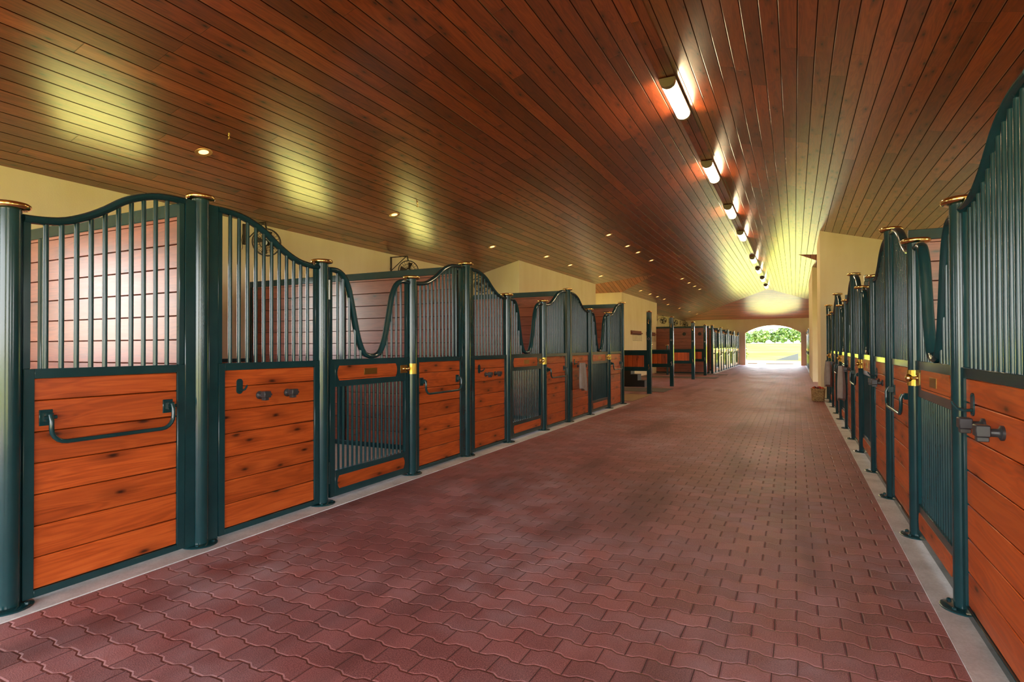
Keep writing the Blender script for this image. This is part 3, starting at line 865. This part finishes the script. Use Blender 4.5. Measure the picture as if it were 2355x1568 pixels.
# mounting block
t = thing('mounting_block', 'black three-step mounting block on the pavers behind the first low divider', 'mounting block', (-4.85, 19.35, 0))
b = MB(); b.prism([(0, -.345), (.62, -.345), (.62, -.115), (.40, -.115), (.40, .115), (.20, .115), (.20, .345), (0, .345)], -.25, .25, axis=1)
b.v = [(x, y, z) for x, y, z in b.v]; b.build('body', 'black', t)
for k, (xa, xb, z) in enumerate(((-.355, -.115, .62), (-.115, .115, .40), (.115, .355, .20))):
    b = MB(); b.box(xa, xb, -.26, .26, z, z+.018, .003); b.build('tread', 'black', t)
# mats and pad
for nm, lab, cat, x0, x1, y0, y1, m in (('rubber_mat', 'grey rubber mat on the pavers under the second tie post', 'mat', -6.2, -3.48, 17.15, 18.65, 'mat'),
        ('rubber_mat', 'narrow grey rubber mat on the pavers between the third and fourth tie posts', 'mat', -6.2, -2.97, 25.2, 26.3, 'mat'),
        ('rubber_mat', 'narrow grey rubber mat just before the boarded partition with black fittings', 'mat', -6.2, -2.86, 28.45, 29.1, 'mat'),
        ('floor_pad', 'tan floor pad at the near end of the grooming bays', 'pad', -6.2, -3.60, 14.0, 16.05, 'slab')):
    b = MB(); b.box(x0, x1, y0, y1, 0.0005, .012, .003); tag(b.build(nm, m), lab, cat)
# bridle racks on the cream wall
for n, (y0, y1) in enumerate(((24.61, 26.45), (27.53, 29.42))):
    r = thing('tack_rack', 'wooden peg rack on the cream wall, %s tie post' % ('left of the second' if 0 else ('well before the third' if n == 0 else 'behind the first')), 'rack', (-6.395, (y0+y1)/2, 1.97), 'wooden racks on the cream wall')
    r['label'] = ('wooden peg rack on the cream wall with thin hooks hanging in clear view', 'wooden peg rack on the cream wall partly hidden by the first tie post')[n]
    h = (y1-y0)/2
    b = MB(); b.box(0, .03, -h, h, -.09, .09, .004); b.build('back_board', 'rack', r)
    b = MB(); b.box(.03, .075, -h-.02, h+.06, -.045, .01, .004); b.build('rail', 'rack', r)
    for k in range(7):
        y = -h*.8+h*1.6*k/6; b = MB(); b.tube([(.06, y, -.045), (.06, y, -.34), (.075, y, -.37), (.09, y, -.35)], .006, 5); b.build('hook', 'fan', r)

# ---- hanging cloths
def cloth(x, y, ztop, h, w0, w1, loops, label, cat, s, lean=0., seed=1, mat='cloth', tx=1.):
    """a folded cloth gathered at the top, falling in soft vertical folds"""
    r = random.Random(seed); b = MB(); nu, nv = 36, 16; ph = r.uniform(0, 6)
    for v in range(nv+1):
        f = v/nv; w = w0+(w1-w0)*min(1, f*1.4)**.8
        hh = h
        for k in range(nu):
            a = 2*PI*k/nu; uy = math.cos(a); ux = math.sin(a)
            rip = .18*math.sin(a*5+ph+f*1.2)+.10*math.sin(a*9+ph*2)
            th = (.028+.030*f)*(1-.35*f*f)*(1+rip)
            zz = ztop-hh*f-(.06*h*math.sin(uy*2.6+.6) if f > .6 else 0)*(f-.6)/.4
            b.v.append((x+s*(th*ux*tx+.028), y+uy*w/2*(1+.12*rip)+lean*f, zz))
    for v in range(nv):
        for k in range(nu):
            l = (k+1) % nu; b.f.append((v*nu+k, (v+1)*nu+k, (v+1)*nu+l, v*nu+l))
    b.f.append(tuple(range(nu))); b.f.append(tuple(nv*nu+k for k in range(nu))[::-1])
    t = thing('hanging_cloth', label, 'cloth', (0, 0, 0), None)
    b.build('fabric', mat, t)
    return t
t = cloth(XL+.112, 10.10, 1.055, .50, .30, .40, 1, 'pale grey folded cloth hanging on the third hook-and-bracket panel across from the basket', 'cloth', 1, .06, 3)
b = MB(); b.tube([(XL+.125, 10.02, 1.04), (XL+.14, 10.10, .80), (XL+.145, 10.16, .70), (XL+.14, 10.21, .74), (XL+.12, 10.16, 1.03)], .006, 6); b.build('strap', 'cloth2', t)
cloth(XR-.098, 10.40, 1.035, .53, .10, .26, 1, 'long grey cloth looped over a bracket, nearer to the camera than the other hanging cloth', 'cloth', -1, 0., 5, tx=1.35)
cloth(XR-.112, 13.95, 1.02, .52, .10, .32, 1, 'grey cloth hanging on the row beside the basket, just above and behind the wicker basket', 'cloth', -1, .05, 8, tx=1.6)

# ---- basket with its filling
t = thing('wicker_basket', 'square wicker basket on the pavers at the foot of the cream wall corner', 'basket', (.50, 15.95, 0))
b = MB()
def sq(a, h):
    k = max(abs(math.cos(a)), abs(math.sin(a))); return (1/k)**.55*(1+.02*math.sin(16*a)*math.sin(h*150))
b.lathe([(.002, .0), (.125, .0), (.135, .01), (.142, .10), (.147, .20), (.150, .27), (.156, .285), (.156, .30), (.146, .305), (.138, .29), (.132, .10), (.12, .03), (.002, .025)], 64, fn=sq)
b.build('body', 'weave', t)
b = MB(); b.tube([(.150*sq(a, 0)*math.cos(a), .150*sq(a, 0)*math.sin(a), .300) for a in [2*PI*i/48 for i in range(48)]], .013, 8, closed=True); b.build('rim', 'weave', t)
FR = [(.405, 15.89, .305, 'orange', 'orange leafy bloom sticking out at the aisle edge of the wicker basket'), (.595, 15.88, .305, 'orange2', 'orange-red leafy bloom at the stall side of the wicker basket'),
      (.535, 15.955, .325, 'red', 'bright red round fruit at the front of the wicker basket'), (.49, 15.855, .315, 'darkred', 'very dark round fruit at the front centre of the wicker basket'),
      (.52, 16.05, .325, 'red', 'red round fruit at the back of the wicker basket'), (.43, 15.99, .322, 'darkred', 'dark red fruit behind the orange bloom in the wicker basket')]
for x, y, z, k, lab in FR:
    b = MB()
    if k.startswith('orange'):
        for i in range(12):
            a = 2*PI*i/12; e = .5+.35*(i % 3); L = .062
            d = Vector((math.cos(a)*math.cos(e), math.sin(a)*math.cos(e), math.sin(e))); sd = d.cross(Vector((0, 0, 1))).normalized()*.020
            i0 = len(b.v); base = Vector((0, 0, -.01)); mid = base+d*L*.55+Vector((0, 0, .008))
            b.v += [tuple(base), tuple(mid+sd), tuple(base+d*L), tuple(mid-sd), tuple(mid+Vector((0, 0, .006)))]
            b.f += [(i0, i0+1, i0+4), (i0+1, i0+2, i0+4), (i0+2, i0+3, i0+4), (i0+3, i0, i0+4), (i0, i0+3, i0+2, i0+1)]
        b.blob((0, 0, -.005), .016, 8, 5); tag(b.build('leafy_bloom', 'orange', loc=(x, y, z)), lab, 'flower', 'filling of the wicker basket')
    else:
        b.lathe([(0, -.036), (.02, -.038), (.038, -.02), (.043, 0), (.036, .024), (.02, .034), (.008, .031), (0, .026)], 18)
        tag(o := b.build('round_fruit', k, loc=(x, y, z)), lab, 'fruit', 'filling of the wicker basket')
        b = MB(); b.tube([(0, 0, .026), (.004, 0, .045)], .003, 6); b.build('stem', 'bark', o)

# ------------------------------------------------------------------ outdoors
def hz(y): return 0. if y < 52 else 1.95*min(1, (y-52)/62)**1.15
b = MB(); ys = [-90, -20, 0, 20, 44, 52, 58, 66, 76, 88, 100, 114, 150, 260]; xs = [-160, -60, -20, -8, 0, 8, 20, 60, 160]
for y in ys:
    for x in xs: b.v.append((x, y, hz(y)-.065))
for j in range(len(ys)-1):
    for i in range(len(xs)-1):
        k = j*len(xs)+i; b.f.append((k, k+1, k+1+len(xs), k+len(xs)))
tag(b.build('ground', 'grass'), kind='structure')
def bush(name, x, y, z, h, wd, label, cat, n, seed, ls=.16, trunk=True):
    r = random.Random(seed)
    t = thing(name, label, cat, (x, y, z), 'trees beyond the field' if cat == 'tree' else None)
    if trunk:
        b = MB()
        for k in range(3):
            a = r.uniform(0, 6.3); b.tube([(0, 0, -.2), (.15*math.cos(a), .15*math.sin(a), h*.25), (wd*.2*math.cos(a), wd*.2*math.sin(a), h*.6)], [.07, .05, .02], 6)
        b.build('trunk', 'bark', t)
    b = MB(); lobes = [(r.uniform(-.32, .32)*wd, r.uniform(-.25, .25)*wd, h*r.uniform(.22, .72), r.uniform(.20, .34)*min(wd, h)) for _ in range(14)]
    for i in range(n):
        lx, ly, lz, lr = lobes[i % len(lobes)]
        d = Vector((r.gauss(0, 1), r.gauss(0, 1), r.gauss(0, 1))).normalized()*lr*r.uniform(.6, 1.08)
        p = Vector((lx, ly, max(.08, lz+d.z)))+Vector((d.x, d.y, 0))
        u = Vector((r.gauss(0, 1), r.gauss(0, 1), r.gauss(0, .6))).normalized(); w = u.cross(Vector((r.gauss(0, 1), r.gauss(0, 1), r.gauss(0, 1)))).normalized()
        s = ls*r.uniform(.6, 1.3); i0 = len(b.v)
        b.v += [tuple(p-u*s), tuple(p+w*s*.45), tuple(p+u*s), tuple(p-w*s*.45)]; b.f.append((i0, i0+1, i0+2, i0+3))
    b.build('foliage', 'leaf', t, smooth=False)
    return t
TX = [(-18.6, 3.2), (-15.2, 3.0), (-11.8, 2.8), (-8.5, 2.75), (-5.2, 2.85), (-1.9, 3.2), (1.4, 3.5), (4.8, 3.2), (8.2, 3.3)]
TX += [(x+1.68, h*1.08) for x, h in TX[:-1]]
ORD += ['thirteenth', 'fourteenth', 'fifteenth', 'sixteenth', 'seventeenth']
TX = sorted(TX)
for n, (x, h) in enumerate(TX):
    bush('leafy_tree', x, 119+(n % 2)*5.5, hz(120)-.1, h*1.05, 2.4, '%s bushy tree along the far field edge, counted from the tack rack side' % ORD[n], 'tree', 2200, 40+n, .24)
bush('shrub', -3.75, 46.9, -.06, 2.35, 1.0, 'green shrub just outside, peeking past the jamb of the arched doorway', 'shrub', 900, 77, .10)
b = MB(); b.prism([(60.0, hz(60)-.1), (63.5, hz(63)-.1), (63.5, hz(63)+.1)], -1., 1., axis=0)
b = MB()
x0, x1, yb = -1.75, .28, 57.5; g = hz(yb)-.06
b.v = [(x0, yb, g), (x1, yb, g), (x1, yb, g+.66), (x0+.5, yb+2.4, g), (x1, yb+2.6, g), (x1, yb+2.4, g+.62)]
b.f = [(0, 1, 2), (3, 5, 4), (1, 4, 5, 2), (0, 2, 5, 3), (0, 3, 4, 1)]
tag(b.build('ramp', 'grey', smooth=False), 'grey wedge-shaped cover standing on the sunlit field', 'ramp')
b = MB(); b.box(-3.6, .8, YF+.3, 47.2, -.06, -.002); tag(b.build('path', 'apron'), kind='structure')
for x0, x1, y, lab in ((-1.98, -.10, 47.6, 'long brown timber lying on the grass just past the arched doorway'), (-3.30, -2.62, 48.2, 'short brown timber on the grass near the doorway jamb')):
    b = MB(); b.box(x0, x1, y, y+.16, -.07, .055, .01); tag(b.build('timber', 'timber'), lab, 'timber')

# ------------------------------------------------------------------ light, sky and camera
w = bpy.data.worlds.new('sky'); scene.world = w; w.use_nodes = True
nt = w.node_tree; nt.nodes.clear()
wo = nt.nodes.new('ShaderNodeOutputWorld'); bg = nt.nodes.new('ShaderNodeBackground')
tc = nt.nodes.new('ShaderNodeTexCoord'); sp = nt.nodes.new('ShaderNodeSeparateXYZ'); rp = nt.nodes.new('ShaderNodeValToRGB')
nt.links.new(tc.outputs['Generated'], sp.inputs[0]); nt.links.new(sp.outputs[2], rp.inputs[0])
e = rp.color_ramp.elements; e[0].position = 0.; e[0].color = (1, .99, .96, 1); e[1].position = .8; e[1].color = (.62, .76, 1, 1)
nt.links.new(rp.outputs[0], bg.inputs[0]); bg.inputs[1].default_value = SKY; nt.links.new(bg.outputs[0], wo.inputs[0])
s = bpy.data.lights.new('sun', 'SUN'); s.energy = SUN; s.angle = math.radians(2); s.color = (1, .95, .85)
so = bpy.data.objects.new('sun', s); COL.objects.link(so); so.rotation_euler = (math.radians(32), 0, math.radians(8))
def portal(name, loc, rot, sx, sy):
    l = bpy.data.lights.new(name, 'AREA'); l.shape = 'RECTANGLE'; l.size = sx; l.size_y = sy; l.cycles.is_portal = True
    o = bpy.data.objects.new(name, l); COL.objects.link(o); o.location = loc; o.rotation_euler = rot
for n, (c, x) in enumerate(WIN):
    portal('daylight_portal', (x+(-.12 if x < 0 else .12), c, 1.87), (0, -PI/2 if x < 0 else PI/2, 0), 1.34, 1.24)
portal('daylight_portal', (-1.42, YF+.32, 1.42), (-PI/2, 0, 0), 3.6, 2.85)
portal('daylight_portal', (-1.45, -6.12, 1.63), (PI/2, 0, 0), 6.9, 3.25)
portal('daylight_portal', (-10.17, 21.5, 1.2), (0, -PI/2, 0), 2.4, 2.4)
portal('daylight_portal', (5.67, 21.75, 1.2), (0, PI/2, 0), 2.4, 2.5)

cam = bpy.data.cameras.new('camera'); co = bpy.data.objects.new('camera', cam); COL.objects.link(co); scene.camera = co
Rw = ROT
co.matrix_world = Matrix([[*Rw[0], 0.], [*Rw[1], 0.], [*Rw[2], 1.35], [0, 0, 0, 1]])
cam.sensor_fit = 'HORIZONTAL'; cam.sensor_width = 36.; cam.lens = FOC/2355*36.; cam.clip_start = .05; cam.clip_end = 600
vs = scene.view_settings; vs.view_transform = 'Standard'; vs.look = 'None'; vs.gamma = 1.; vs.use_curve_mapping = False; vs.exposure = EXPOSURE

scene.cycles.max_bounces = 7; scene.cycles.diffuse_bounces = 4; scene.cycles.glossy_bounces = 3; scene.cycles.caustics_reflective = False; scene.cycles.caustics_refractive = False
